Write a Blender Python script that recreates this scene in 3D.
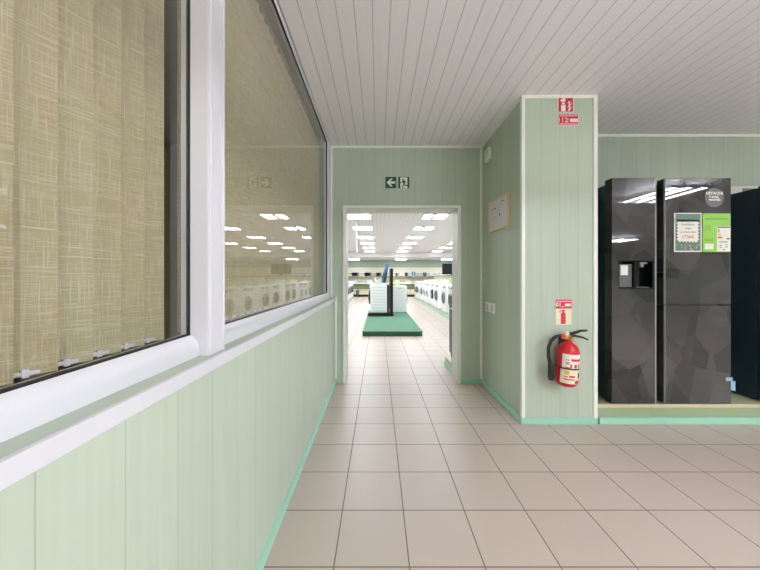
import bpy, bmesh, math, random
from mathutils import Vector, Matrix

for o in list(bpy.data.objects):
    bpy.data.objects.remove(o)
SC = bpy.context.scene
COL = SC.collection
H = 1.19          # eye height
F = 300.0         # focal length in pixels of the 760 wide frame

# ------------------------------------------------------------------ camera, world, exposure
cd = bpy.data.cameras.new('camera')
cam = bpy.data.objects.new('camera', cd)
COL.objects.link(cam)
cam.location = (0, 0, H)
cam.rotation_euler = (math.pi / 2, 0, 0)
cd.sensor_fit = 'HORIZONTAL'
cd.sensor_width = 36.0
cd.lens = 36.0 * F / 760.0
cd.shift_x = 2.0 / 760.0
cd.shift_y = -8.0 / 760.0
cd.clip_start = 0.02
SC.camera = cam

W = bpy.data.worlds.new('world')
SC.world = W
W.use_nodes = True
W.node_tree.nodes['Background'].inputs[0].default_value = (0.8, 0.9, 1.0, 1)
W.node_tree.nodes['Background'].inputs[1].default_value = 0.3
SC.view_settings.view_transform = 'Standard'
SC.view_settings.look = 'None'
SC.view_settings.gamma = 1.0
SC.view_settings.use_curve_mapping = False
SC.view_settings.exposure = 0.15
SC.cycles.max_bounces = 14
SC.cycles.diffuse_bounces = 8
SC.cycles.glossy_bounces = 6
SC.cycles.transparent_max_bounces = 16
SC.cycles.use_denoising = True
SC.cycles.sample_clamp_indirect = 6.0

LAMP_NEAR = 90.0     # tubes in the near room
LAMP_FAR = 24.0     # diffusers in the hall behind the doorway
FILL_OFFICE = 60.0  # added light behind the blinds

# ------------------------------------------------------------------ materials
def S(r, g, b):
    f = lambda c: (c / 255 / 12.92) if c / 255 <= 0.04045 else ((c / 255 + 0.055) / 1.055) ** 2.4
    return (f(r), f(g), f(b), 1.0)

MATS = {}
class NT:
    """tiny helper round a node tree"""
    def __init__(s, name):
        m = bpy.data.materials.new(name); m.use_nodes = True
        s.m = m; s.t = m.node_tree; s.b = s.t.nodes['Principled BSDF']
        s.out = s.t.nodes['Material Output']
    def n(s, kind, **kw):
        x = s.t.nodes.new(kind)
        for k, v in kw.items(): setattr(x, k, v)
        return x
    def l(s, a, b): s.t.links.new(a, b)
    def val(s, sock, v):
        if hasattr(v, 'links') or hasattr(v, 'is_linked'): s.l(v, sock)
        else: sock.default_value = v
    def math(s, op, a, b=None, c=None):
        x = s.n('ShaderNodeMath', operation=op)
        s.val(x.inputs[0], a)
        if b is not None: s.val(x.inputs[1], b)
        if c is not None: s.val(x.inputs[2], c)
        return x.outputs[0]
    def mix(s, fac, a, b, mode='MIX'):
        x = s.n('ShaderNodeMix', data_type='RGBA', blend_type=mode)
        s.val(x.inputs[0], fac); s.val(x.inputs[6], a); s.val(x.inputs[7], b)
        return x.outputs[2]
    def pos(s):
        g = s.n('ShaderNodeNewGeometry')
        x = s.n('ShaderNodeSeparateXYZ'); s.l(g.outputs['Position'], x.inputs[0])
        y = s.n('ShaderNodeSeparateXYZ'); s.l(g.outputs['Normal'], y.inputs[0])
        return g, x.outputs, y.outputs
    def comb(s, x, y, z):
        c = s.n('ShaderNodeCombineXYZ')
        s.val(c.inputs[0], x); s.val(c.inputs[1], y); s.val(c.inputs[2], z)
        return c.outputs[0]
    def noise(s, vec, scale, detail=2.0, rough=0.5):
        x = s.n('ShaderNodeTexNoise'); s.l(vec, x.inputs['Vector'])
        x.inputs['Scale'].default_value = scale; x.inputs['Detail'].default_value = detail
        x.inputs['Roughness'].default_value = rough
        return x.outputs[0]
    def ramp(s, v, stops):
        x = s.n('ShaderNodeValToRGB'); s.l(v, x.inputs[0])
        e = x.color_ramp.elements
        e[0].position, e[0].color = stops[0]; e[1].position, e[1].color = stops[-1]
        for p, c in stops[1:-1]:
            k = e.new(p); k.color = c
        return x.outputs[0]
    def groove(s, u, period, offset, width):
        """1 on a thin line every `period`"""
        a = s.math('SUBTRACT', u, offset)
        a = s.math('DIVIDE', a, period)
        a = s.math('FRACT', a)
        a = s.math('SUBTRACT', a, 0.5)
        a = s.math('ABSOLUTE', a)
        return s.math('GREATER_THAN', a, 0.5 - width / period / 2)
    def bump(s, h, strength=0.3, dist=0.002):
        x = s.n('ShaderNodeBump'); s.val(x.inputs['Height'], h)
        x.inputs['Strength'].default_value = strength; x.inputs['Distance'].default_value = dist
        s.l(x.outputs[0], s.b.inputs['Normal'])

def plain(name, col, rough=0.5, metal=0.0, spec=0.5, grain=0.06, scale=40.0, coat=0.0):
    if name in MATS: return MATS[name]
    k = NT(name)
    g, p, nn = k.pos()
    v = k.noise(g.outputs['Position'], scale, 2)
    f = k.math('MULTIPLY_ADD', v, grain * 2, 1 - grain)
    c = k.mix(1.0, col, k.comb(f, f, f), 'MULTIPLY')
    k.l(c, k.b.inputs['Base Color'])
    k.b.inputs['Roughness'].default_value = rough
    k.b.inputs['Metallic'].default_value = metal
    k.b.inputs['Specular IOR Level'].default_value = spec
    k.b.inputs['Coat Weight'].default_value = coat
    MATS[name] = k.m
    return k.m

def emit(name, col, strength):
    k = NT(name)
    k.b.inputs['Base Color'].default_value = (0.8, 0.8, 0.8, 1)
    k.b.inputs['Emission Color'].default_value = col
    k.b.inputs['Emission Strength'].default_value = strength
    MATS[name] = k.m
    return k.m

def panel_mat():
    k = NT('green_panel')
    g, p, nn = k.pos()
    ax = k.math('ABSOLUTE', nn[0]); ay = k.math('ABSOLUTE', nn[1])
    u = k.math('ADD', k.math('MULTIPLY', p[0], ay), k.math('MULTIPLY', p[1], ax))
    seam = k.groove(u, 0.15, 0.12, 0.003)
    cell = k.math('FLOOR', k.math('DIVIDE', k.math('SUBTRACT', u, 0.12), 0.15))
    wn = k.n('ShaderNodeTexWhiteNoise', noise_dimensions='1D'); k.l(cell, wn.inputs['W'])
    vec = k.comb(k.math('MULTIPLY', u, 60.0), k.math('MULTIPLY', p[2], 1.6), wn.outputs[0])
    n1 = k.noise(vec, 1.0, 4, 0.6)
    vec2 = k.comb(k.math('MULTIPLY', u, 9.0), k.math('MULTIPLY', p[2], 0.7), 3.0)
    n2 = k.noise(vec2, 1.0, 3, 0.5)
    c1 = k.mix(n1, S(166, 184, 167), S(197, 208, 194))
    c2 = k.mix(k.math('MULTIPLY', n2, 0.55), c1, S(184, 194, 174))
    f = k.math('MULTIPLY_ADD', wn.outputs[0], 0.05, 0.96)
    c3 = k.mix(1.0, c2, k.comb(f, f, f), 'MULTIPLY')
    c4 = k.mix(k.math('MULTIPLY', seam, 0.35), c3, S(110, 125, 105))
    k.l(c4, k.b.inputs['Base Color'])
    k.b.inputs['Roughness'].default_value = 0.42
    k.b.inputs['Specular IOR Level'].default_value = 0.35
    k.bump(k.math('SUBTRACT', 1.0, seam), 0.4, 0.002)
    return k.m

def ceiling_mat():
    k = NT('ceiling_strips')
    g, p, nn = k.pos()
    seam = k.groove(p[0], 0.10, -0.031, 0.005)
    n1 = k.noise(k.comb(k.math('MULTIPLY', p[0], 30.0), k.math('MULTIPLY', p[1], 1.2), 0.0), 1.0, 3)
    c = k.mix(n1, S(232, 232, 235), S(243, 243, 246))
    c = k.mix(k.math('MULTIPLY', seam, 0.6), c, S(140, 140, 136))
    k.l(c, k.b.inputs['Base Color'])
    k.b.inputs['Roughness'].default_value = 0.38
    k.b.inputs['Specular IOR Level'].default_value = 0.4
    k.bump(k.math('SUBTRACT', 1.0, seam), 0.5, 0.003)
    return k.m

def floor_mat():
    k = NT('floor_tiles')
    g, p, nn = k.pos()
    gx = k.groove(p[0], 0.3104, 0.129, 0.0055)
    gy = k.groove(p[1], 0.30, 1.231, 0.0055)
    gr = k.math('MAXIMUM', gx, gy)
    cx = k.math('FLOOR', k.math('DIVIDE', k.math('SUBTRACT', p[0], 0.129), 0.3104))
    cy = k.math('FLOOR', k.math('DIVIDE', k.math('SUBTRACT', p[1], 1.231), 0.30))
    wn = k.n('ShaderNodeTexWhiteNoise', noise_dimensions='2D'); k.l(k.comb(cx, cy, 0.0), wn.inputs['Vector'])
    sp = k.noise(g.outputs['Position'], 240.0, 2)
    n2 = k.noise(g.outputs['Position'], 2.2, 3)
    c = k.mix(sp, S(178, 163, 154), S(202, 188, 179))
    f = k.math('ADD', k.math('MULTIPLY_ADD', wn.outputs[0], 0.04, 0.94), k.math('MULTIPLY', n2, 0.06))
    c = k.mix(1.0, c, k.comb(f, f, f), 'MULTIPLY')
    c = k.mix(k.math('MULTIPLY', gr, 0.85), c, S(92, 80, 72))
    k.l(c, k.b.inputs['Base Color'])
    k.l(k.math('MULTIPLY_ADD', gr, 0.4, 0.36), k.b.inputs['Roughness'])
    k.b.inputs['Specular IOR Level'].default_value = 0.5
    k.bump(k.math('SUBTRACT', 1.0, gr), 0.5, 0.002)
    return k.m

def glass_mat():
    k = NT('window_glass')
    t = k.n('ShaderNodeBsdfTransparent'); t.inputs[0].default_value = (0.95, 0.95, 0.95, 1)
    gl = k.n('ShaderNodeBsdfGlossy'); gl.inputs['Roughness'].default_value = 0.0
    gl.inputs['Color'].default_value = (0.95, 0.97, 0.95, 1)
    fr = k.n('ShaderNodeFresnel'); fr.inputs['IOR'].default_value = 1.72
    ge = k.n('ShaderNodeNewGeometry')
    f = k.math('MULTIPLY', fr.outputs[0], k.math('SUBTRACT', 1.0, ge.outputs['Backfacing']))
    mx = k.n('ShaderNodeMixShader')
    k.l(f, mx.inputs[0]); k.l(t.outputs[0], mx.inputs[1]); k.l(gl.outputs[0], mx.inputs[2])
    k.l(mx.outputs[0], k.out.inputs['Surface'])
    return k.m

def blind_mat():
    k = NT('linen_blind')
    g, p, nn = k.pos()
    tc = k.n('ShaderNodeTexCoord')
    oi = k.n('ShaderNodeObjectInfo')
    sep = k.n('ShaderNodeSeparateXYZ'); k.l(tc.outputs['Object'], sep.inputs[0])
    o = sep.outputs
    off = k.math('MULTIPLY', oi.outputs['Random'], 50.0)
    vh = k.comb(k.math('ADD', k.math('MULTIPLY', o[1], 14.0), off), k.math('MULTIPLY', o[2], 420.0), off)
    vv = k.comb(k.math('ADD', k.math('MULTIPLY', o[1], 520.0), off), k.math('MULTIPLY', o[2], 11.0), off)
    a = k.noise(vh, 1.0, 3, 0.6); b = k.noise(vv, 1.0, 3, 0.6)
    th = k.ramp(a, [(0.50, (0, 0, 0, 1)), (0.72, (1, 1, 1, 1))])
    tv = k.ramp(b, [(0.52, (0, 0, 0, 1)), (0.74, (1, 1, 1, 1))])
    m = k.math('MAXIMUM', th, tv)
    c = k.mix(k.math('MULTIPLY', m, 0.66), S(190, 180, 146), S(244, 240, 218))
    k.l(c, k.b.inputs['Base Color'])
    k.b.inputs['Roughness'].default_value = 0.9
    k.b.inputs['Specular IOR Level'].default_value = 0.1
    tr = k.n('ShaderNodeBsdfTranslucent'); k.l(c, tr.inputs[0])
    mx = k.n('ShaderNodeMixShader'); mx.inputs[0].default_value = 0.25
    k.l(k.b.outputs[0], mx.inputs[1]); k.l(tr.outputs[0], mx.inputs[2])
    k.l(mx.outputs[0], k.out.inputs['Surface'])
    return k.m

def facet_mat():
    k = NT('faceted_black_glass')
    g, p, nn = k.pos()
    # irregular straight-edged facets printed under the glass
    v1 = k.n('ShaderNodeTexVoronoi'); v1.inputs['Scale'].default_value = 1.0
    k.l(k.comb(k.math('MULTIPLY', p[0], 4.2), k.math('MULTIPLY', p[2], 3.4), 1.7), v1.inputs['Vector'])
    v2 = k.n('ShaderNodeTexVoronoi'); v2.inputs['Scale'].default_value = 1.0
    k.l(k.comb(k.math('ADD', k.math('MULTIPLY', p[0], 4.0), k.math('MULTIPLY', p[2], 3.0)),
               k.math('SUBTRACT', k.math('MULTIPLY', p[2], 3.4), k.math('MULTIPLY', p[0], 1.6)), 5.2), v2.inputs['Vector'])
    s1 = k.n('ShaderNodeSeparateColor'); k.l(v1.outputs['Color'], s1.inputs[0])
    s2 = k.n('ShaderNodeSeparateColor'); k.l(v2.outputs['Color'], s2.inputs[0])
    f = k.math('ADD', k.math('MULTIPLY', s1.outputs[0], 0.55), k.math('MULTIPLY', s2.outputs[0], 0.45))
    sp = k.noise(g.outputs['Position'], 350.0, 2)
    f = k.math('ADD', f, k.math('MULTIPLY', k.math('SUBTRACT', sp, 0.5), 0.25))
    c = k.mix(f, S(30, 32, 34), S(76, 75, 74))
    k.l(c, k.b.inputs['Base Color'])
    k.b.inputs['Roughness'].default_value = 0.02
    k.b.inputs['Specular IOR Level'].default_value = 0.6
    return k.m

def carpet_mat():
    k = NT('green_carpet')
    g, p, nn = k.pos()
    n = k.noise(g.outputs['Position'], 160.0, 3)
    n2 = k.noise(g.outputs['Position'], 5.0, 2)
    c = k.mix(n, S(70, 112, 90), S(106, 146, 122))
    c = k.mix(k.math('MULTIPLY', n2, 0.2), c, S(120, 156, 134))
    k.l(c, k.b.inputs['Base Color']); k.b.inputs['Roughness'].default_value = 0.95
    k.bump(n, 0.5, 0.004)
    return k.m

def wood_mat():
    k = NT('pale_wood')
    g, p, nn = k.pos()
    n = k.noise(k.comb(k.math('MULTIPLY', p[0], 4.0), k.math('MULTIPLY', p[1], 4.0), k.math('MULTIPLY', p[2], 60.0)), 1.0, 4)
    c = k.mix(n, S(170, 142, 100), S(205, 182, 140))
    k.l(c, k.b.inputs['Base Color']); k.b.inputs['Roughness'].default_value = 0.5
    return k.m

M = dict(
    panel=panel_mat(), ceil=ceiling_mat(), floor=floor_mat(), glass=glass_mat(), blind=blind_mat(), facet=facet_mat(),
    carpet=carpet_mat(), wood=wood_mat(),
    pvc=plain('white_pvc', S(211, 211, 217), 0.32, grain=0.015),
    trim=plain('trim_white', S(238, 241, 234), 0.4, grain=0.02),
    reveal=plain('reveal_grey', S(208, 208, 200), 0.4, grain=0.02),
    teal=plain('teal_skirting', S(160, 210, 190), 0.28, grain=0.03),
    gasket=plain('black_rubber', S(30, 28, 30), 0.6),
    plaster=plain('plaster_pale', S(205, 210, 196), 0.7),
    office=plain('office_wall', S(150, 146, 128), 0.8),
    appl=plain('white_enamel', S(240, 241, 243), 0.28, grain=0.01),
    appl2=plain('grey_enamel', S(196, 200, 204), 0.3, grain=0.01),
    black=plain('black_plastic', S(22, 22, 24), 0.4),
    blackgloss=plain('black_gloss', S(14, 16, 18), 0.08, grain=0.02),
    sidesteel=plain('dark_side_steel', S(30, 48, 58), 0.38, grain=0.25, scale=180),
    dkgrey=plain('dark_grey_steel', S(88, 92, 94), 0.4),
    midgrey=plain('mid_grey', S(120, 122, 124), 0.45),
    chrome=plain('chrome', S(210, 212, 214), 0.2, metal=1.0, grain=0.0),
    silver=plain('silver_trim', S(140, 147, 144), 0.5, grain=0.02), beige=plain('edge_beige', S(204, 194, 160), 0.45, grain=0.05),
    red=plain('extinguisher_red', S(196, 30, 44), 0.28, grain=0.03),
    signred=plain('sign_red', S(196, 34, 60), 0.45, grain=0.02),
    signwhite=plain('sign_white', S(238, 232, 226), 0.5, grain=0.02),
    signgreen=plain('sign_green', S(20, 92, 66), 0.5, grain=0.02),
    signcream=plain('sign_cream', S(236, 228, 200), 0.5, grain=0.02),
    lime=plain('lime_paper', S(140, 198, 72), 0.45, grain=0.02),
    limedark=plain('lime_print', S(100, 160, 50), 0.5, grain=0.02),
    cardgreen=plain('card_green', S(84, 118, 102), 0.5, grain=0.15, scale=90),
    paper=plain('paper', S(234, 232, 222), 0.6, grain=0.02),
    ink=plain('ink', S(60, 56, 54), 0.6), inkpink=plain('ink_pink', S(206, 150, 140), 0.6), inksoft=plain('ink_soft', S(112, 104, 98), 0.6),
    inkred=plain('ink_red', S(190, 60, 60), 0.6),
    badge=plain('badge_grey', S(92, 94, 92), 0.4),
    rail=plain('rail_tan', S(186, 178, 152), 0.6),
    framewood=plain('frame_wood', S(224, 194, 154), 0.5),
    sand=plain('cabinet_sand', S(196, 188, 166), 0.6),
    cream=plain('cream_board', S(248, 242, 226), 0.6),
    shelf=plain('shelf_grey', S(150, 152, 138), 0.5),
    yellowgreen=plain('yellow_green_card', S(206, 222, 120), 0.5),
    palegreen=plain('pale_green_card', S(180, 228, 160), 0.5),
    blue=plain('blue_plastic', S(112, 156, 194), 0.4),
    bluepale=plain('pale_blue_tag', S(150, 184, 206), 0.5),
    yellow=plain('label_yellow', S(226, 190, 60), 0.5),
    olive=plain('platform_green', S(150, 166, 134), 0.45),
    oliveTop=plain('platform_top', S(176, 182, 150), 0.4),
    doorglass=plain('washer_glass', S(52, 56, 60), 0.06, grain=0.0),
    doorglass2=plain('washer_glass_pale', S(120, 126, 130), 0.06, grain=0.0),
    tan=plain('cardboard', S(214, 204, 180), 0.8),
    brass=plain('brass', S(190, 160, 100), 0.3, metal=1.0),
    tube=emit('lamp_tube', (0.93, 0.95, 1.0, 1), LAMP_NEAR),
    diff=emit('lamp_diffuser', (0.89, 0.965, 1.0, 1), LAMP_FAR),
    tubefill=emit('blind_fill', (1.0, 0.92, 0.78, 1), FILL_OFFICE),
    spot=emit('back_lamp', (0.92, 0.965, 1.0, 1), LAMP_FAR * 2.4),
    screen=plain('tv_screen', S(24, 36, 46), 0.12, grain=0.02),
)

# ------------------------------------------------------------------ mesh helpers
def wloc(o):
    v = Vector((0, 0, 0))
    while o: v += o.location; o = o.parent
    return v

class MB:
    def __init__(s): s.v = []; s.f = []; s.bev = False
    def add(s, vs, fs):
        k = len(s.v); s.v += [Vector(v) for v in vs]; s.f += [[i + k for i in f] for f in fs]
        return s
    def box(s, x0, x1, y0, y1, z0, z1, bev=0.0, seg=2):
        if bev > 0:
            s.bev = True
            bm = bmesh.new()
            bmesh.ops.create_cube(bm, size=1)
            bmesh.ops.scale(bm, vec=(x1 - x0, y1 - y0, z1 - z0), verts=bm.verts)
            bmesh.ops.translate(bm, vec=((x0 + x1) / 2, (y0 + y1) / 2, (z0 + z1) / 2), verts=bm.verts)
            bmesh.ops.bevel(bm, geom=bm.edges[:], offset=bev, segments=seg, affect='EDGES', profile=0.5)
            bm.verts.index_update()
            s.add([v.co.copy() for v in bm.verts], [[v.index for v in f.verts] for f in bm.faces])
            bm.free(); return s
        return s.add([(x0, y0, z0), (x1, y0, z0), (x1, y1, z0), (x0, y1, z0), (x0, y0, z1), (x1, y0, z1), (x1, y1, z1), (x0, y1, z1)],
                     [(0, 3, 2, 1), (4, 5, 6, 7), (0, 1, 5, 4), (1, 2, 6, 5), (2, 3, 7, 6), (3, 0, 4, 7)])
    def ring(s, loops, cap=True, close=False):
        """loops: list of equal-length closed vertex loops"""
        n = len(loops[0]); vs = [v for L in loops for v in L]; fs = []
        m = len(loops)
        for i in range(m if close else m - 1):
            a = i * n; b = ((i + 1) % m) * n
            for j in range(n):
                fs.append((a + j, a + (j + 1) % n, b + (j + 1) % n, b + j))
        if cap and not close:
            fs.append(tuple(reversed(range(n)))); fs.append(tuple(range((m - 1) * n, m * n)))
        return s.add(vs, fs)
    def lathe(s, prof, c=(0, 0, 0), axis='Z', n=28, cap=True):
        loops = []
        for r, h in prof:
            L = []
            for j in range(n):
                a = 2 * math.pi * j / n
                u, w = r * math.cos(a), r * math.sin(a)
                if axis == 'Z': p = (u, w, h)
                elif axis == 'Y': p = (w, h, u)
                else: p = (h, u, w)
                L.append((p[0] + c[0], p[1] + c[1], p[2] + c[2]))
            loops.append(L)
        return s.ring(loops, cap)
    def tube(s, pts, r, n=10, closed=False):
        pts = [Vector(p) for p in pts]; loops = []
        up = Vector((0.13, 0.21, 0.97)).normalized()
        for i, p in enumerate(pts):
            a = pts[i - 1] if (i > 0 or closed) else p
            b = pts[(i + 1) % len(pts)] if (i < len(pts) - 1 or closed) else p
            t = (b - a).normalized()
            e = t.cross(up)
            if e.length < 1e-4: e = t.cross(Vector((1, 0, 0)))
            e.normalize(); g = e.cross(t)
            rr = r[i] if isinstance(r, (list, tuple)) else r
            loops.append([p + e * (rr * math.cos(2 * math.pi * j / n)) + g * (rr * math.sin(2 * math.pi * j / n)) for j in range(n)])
        return s.ring(loops, True, closed)
    def prism(s, pts, y0, y1):
        """2D outline in x,z extruded along y (front face at y0)"""
        n = len(pts)
        a = sum(pts[i][0] * pts[(i + 1) % n][1] - pts[(i + 1) % n][0] * pts[i][1] for i in range(n))
        if a < 0: pts = pts[::-1]
        vs = [(x, y0, z) for x, z in pts] + [(x, y1, z) for x, z in pts]
        fs = [tuple(range(n)), tuple(reversed(range(n, 2 * n)))]
        for i in range(n): fs.append((i, i + n, (i + 1) % n + n, (i + 1) % n))
        return s.add(vs, fs)
    def frame_yz(s, y0, y1, z0, z1, prof, sx=1.0):
        """mitred frame in the y-z plane; prof = [(inset, x)...] closed profile"""
        loops = []
        for (ya, za, dy, dz) in ((y0, z0, 1, 1), (y1, z0, -1, 1), (y1, z1, -1, -1), (y0, z1, 1, -1)):
            loops.append([(x, ya + dy * t, za + dz * t) for t, x in prof])
        return s.ring(loops, False, True)
    def rot(s, mat):
        s.v = [mat @ v for v in s.v]; return s
    def shift(s, x, y, z):
        d = Vector((x, y, z)); s.v = [v + d for v in s.v]; return s
    def build(s, name, mat, parent=None, base=True, smooth=True):
        me = bpy.data.meshes.new(name)
        if parent is not None: o0 = wloc(parent)
        elif base:
            xs = [v.x for v in s.v]; ys = [v.y for v in s.v]; zs = [v.z for v in s.v]
            o0 = Vector(((min(xs) + max(xs)) / 2, (min(ys) + max(ys)) / 2, min(zs)))
        else: o0 = Vector((0, 0, 0))
        me.from_pydata([v - o0 for v in s.v], [], s.f)
        bm = bmesh.new(); bm.from_mesh(me)
        bmesh.ops.recalc_face_normals(bm, faces=bm.faces[:]); bm.to_mesh(me); bm.free()
        me.materials.append(mat)
        if smooth:
            for p in me.polygons: p.use_smooth = True
            me.set_sharp_from_angle(angle=math.radians(35))
        o = bpy.data.objects.new(name, me); COL.objects.link(o)
        if s.bev and smooth:
            wn = o.modifiers.new('weighted_normals', 'WEIGHTED_NORMAL'); wn.keep_sharp = True
        if parent is not None: o.parent = parent
        else: o.location = o0
        return o

def B(*a, **k): return MB().box(*a, **k)

def text_mb(txt, size, x, y, z, face='-y', align='CENTER', ext=0.0006, squash=1.0, bold=0.0):
    """lettering as a thin solid; face -y: reads towards the camera; face -x: on a wall facing -x"""
    cu = bpy.data.curves.new('lettering', 'FONT')
    cu.body = txt; cu.size = size; cu.align_x = align; cu.align_y = 'CENTER'; cu.extrude = ext; cu.resolution_u = 2; cu.offset = bold
    o = bpy.data.objects.new('lettering', cu); COL.objects.link(o)
    dg = bpy.context.evaluated_depsgraph_get()
    me = bpy.data.meshes.new_from_object(o.evaluated_get(dg))
    mb = MB()
    vs = []
    for v in me.vertices:
        a, b, c = v.co; a *= squash
        if face == '-y': vs.append((x + a, y - c, z + b))
        else: vs.append((x - c, y - a, z + b))
    mb.add(vs, [list(p.vertices) for p in me.polygons])
    bpy.data.objects.remove(o); bpy.data.curves.remove(cu); bpy.data.meshes.remove(me)
    return mb

def merge(*ms):
    r = MB()
    for m in ms:
        r.add(m.v, m.f); r.bev = r.bev or m.bev
    return r

def tag(o, label=None, cat=None, group=None, kind=None):
    if label: o['label'] = label
    if cat: o['category'] = cat
    if group: o['group'] = group
    if kind: o['kind'] = kind
    return o

def thing(name, label, cat, loc, group=None):
    o = bpy.data.objects.new(name, None); COL.objects.link(o)
    o.empty_display_size = 0.1
    o.location = loc
    return tag(o, label, cat, group)

def struct(name, mb, mat, parent=None, label=None, cat=None):
    o = mb.build(name, mat, parent, base=False)
    if parent is None: tag(o, label, cat, kind='structure')
    return o

def copy_tree(o, parent=None):
    c = o.copy(); COL.objects.link(c)
    if parent is not None: c.parent = parent
    for ch in list(o.children): copy_tree(ch, c)
    return c

# ================================================================== THE SETTING
DW = 3.37        # door wall face
DB = 3.62        # its other face
XR, YB = 12.0, -9.0
CZ = 2.66

struct('floor', B(-6, XR, YB, 22.2, -0.1, 0), M['floor'], None, 'beige square floor tiles with dark grout running through the doorway', 'floor')
struct('ceiling', B(-0.528, XR, YB, DW, CZ, CZ + 0.08).box(-6, XR, DW, 18.0, CZ, CZ + 0.08), M['ceil'], None,
       'pale grey ceiling of narrow plastic strips', 'ceiling')
struct('ceiling_lower', B(-6, XR, 18.0, 22.2, 2.39, 2.74), M['ceil'], None, 'lowered far end of the hall ceiling above the back shelf', 'ceiling')

struct('wall_left', B(-0.62, -0.48, YB, DW, 0, 0.957).box(-0.66, -0.53, 3.31, DW, 0.957, 2.74)
       .box(-0.66, -0.53, YB, -0.75, 0.957, 2.74), M['panel'], None,
       'pale green panelled wall below the white window frames', 'wall')
struct('wall_back', B(-0.62, -0.37, DW, DB, 0, 1.97).box(0.904, 1.168, DW, DB, 0, 1.97).box(-0.62, 1.168, DW, DB, 1.97, CZ), M['panel'], None,
       'green panelled wall around the open doorway', 'wall')
struct('column', B(1.168, 1.768, 2.43, DB, 0, CZ), M['panel'], None, 'wide pale green panelled column carrying the fire extinguisher', 'column')
struct('wall_alcove', B(1.768, XR, 3.1, DB, 0, CZ), M['panel'], None, 'green panelled wall behind the black refrigerators', 'wall')
struct('wall_right', B(XR, XR + 0.1, YB, DB, 0, CZ), M['plaster'], None, 'plain wall far to the side of the room', 'wall')
struct('wall_front', B(-0.66, XR + 0.1, YB - 0.1, YB, 0, CZ), M['plaster'], None, 'plain wall at the end behind the viewer', 'wall')
struct('wall_office', B(-3.1, -3.0, YB, DW, 0, 2.74).box(-3.0, -0.62, YB, YB + 0.1, 0, 2.74).box(-3.0, -0.53, YB, DW, 2.717, 2.8)
       .box(-3.1, -0.62, DW, DB, 0, 2.74), M['office'], None, 'dim office wall behind the window blinds', 'wall')
struct('wall_hall', B(-6.1, -6, DB, 22.2, 0, CZ).box(XR, XR + 0.1, DB, 22.2, 0, CZ).box(-6.1, -3.1, DW, DB, 0, CZ), M['panel'], None,
       'side wall of the bright hall behind the doorway', 'wall')
struct('wall_far', B(-6, XR, 21.8, 22.2, 0, 2.4), M['panel'], None, 'green end wall of the bright hall above the shelf', 'wall')

# skirtings
def skirt(name, x0, x1, y0, y1, label):
    struct(name, B(x0, x1, y0, y1, 0, 0.052, bev=0.004), M['teal'], None, label, 'skirting')
skirt('baseboard_left', -0.482, -0.466, YB, DW - 0.001, 'teal skirting along the foot of the window wall')
skirt('baseboard_back', 0.93, 1.155, DW - 0.014, DW + 0.002, 'short teal skirting between the doorway and the column')
skirt('baseboard_column', 1.154, 1.170, 2.418, DW - 0.002, 'teal skirting along the shaded side of the column')
skirt('baseboard_front', 1.154, 1.774, 2.416, 2.432, 'teal skirting under the fire extinguisher')

# white corner trims
t = MB()
t.box(1.162, 1.188, 2.422, 2.431, 0.05, CZ - 0.001).box(1.162, 1.169, 2.431, 2.452, 0.05, CZ - 0.001)
struct('trim_1', t, M['trim'], None, 'white corner strip on the doorway edge of the column', 'trim')
struct('trim_2', B(1.742, 1.774, 2.422, 2.431, 0.05, CZ - 0.001).box(1.767, 1.774, 2.431, 2.445, 0.05, CZ - 0.001), M['trim'], None,
       'white corner strip on the refrigerator edge of the column', 'trim')
struct('trim_3', B(1.189, 1.741, 2.420, 2.431, CZ - 0.024, CZ - 0.001), M['trim'], None, 'white ceiling strip across the column head', 'trim')
struct('trim_4', B(1.156, 1.169, 2.454, DW - 0.001, CZ - 0.022, CZ - 0.001), M['trim'], None, 'white ceiling strip along the shaded column side', 'trim')
struct('trim_5', B(-0.51, 1.145, DW - 0.013, DW + 0.001, CZ - 0.022, CZ - 0.001), M['trim'], None, 'white ceiling strip above the doorway wall', 'trim')
struct('trim_6', B(1.146, 1.169, DW - 0.013, DW + 0.001, 0.05, CZ - 0.001), M['trim'], None, 'white inner corner strip between doorway wall and column', 'trim')
struct('trim_7', B(-0.531, -0.512, DW - 0.016, DW + 0.001, 0.965, CZ - 0.001), M['trim'], None, 'white corner strip beside the window above the sill', 'trim')
struct('trim_8', B(-0.482, -0.462, DW - 0.013, DW + 0.001, 0.05, 0.965), M['trim'], None, 'white corner strip below the window sill end', 'trim')
struct('trim_9', B(1.786, XR, 3.085, 3.101, CZ - 0.024, CZ - 0.001), M['trim'], None, 'white ceiling strip above the refrigerators', 'trim')

# doorway lining and architrave
d = MB()
d.box(-0.371, -0.362, DW - 0.012, DB + 0.01, 0, 1.962).box(0.896, 0.905, DW - 0.012, DB + 0.01, 0, 1.962).box(-0.371, 0.905, DW - 0.012, DB + 0.01, 1.962, 1.971)
dr = struct('door_1', d, M['reveal'], None, 'wide open doorway with white edging into the bright hall', 'doorway')
a = MB().box(-0.392, -0.362, DW - 0.018, DW - 0.001, 0, 1.99).box(0.896, 0.926, DW - 0.018, DW - 0.001, 0, 1.99).box(-0.362, 0.896, DW - 0.018, DW - 0.001, 1.962, 1.99)
struct('architrave', a, M['trim'], dr)

# ------------------------------------------------------------------ windows
SILL = MB()
SILL.box(-0.482, -0.470, YB, DW - 0.015, 0.922, 0.959, bev=0.003)
struct('trim_10', SILL, M['pvc'], None, 'long white sill nosing below the windows', 'sill')

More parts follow.
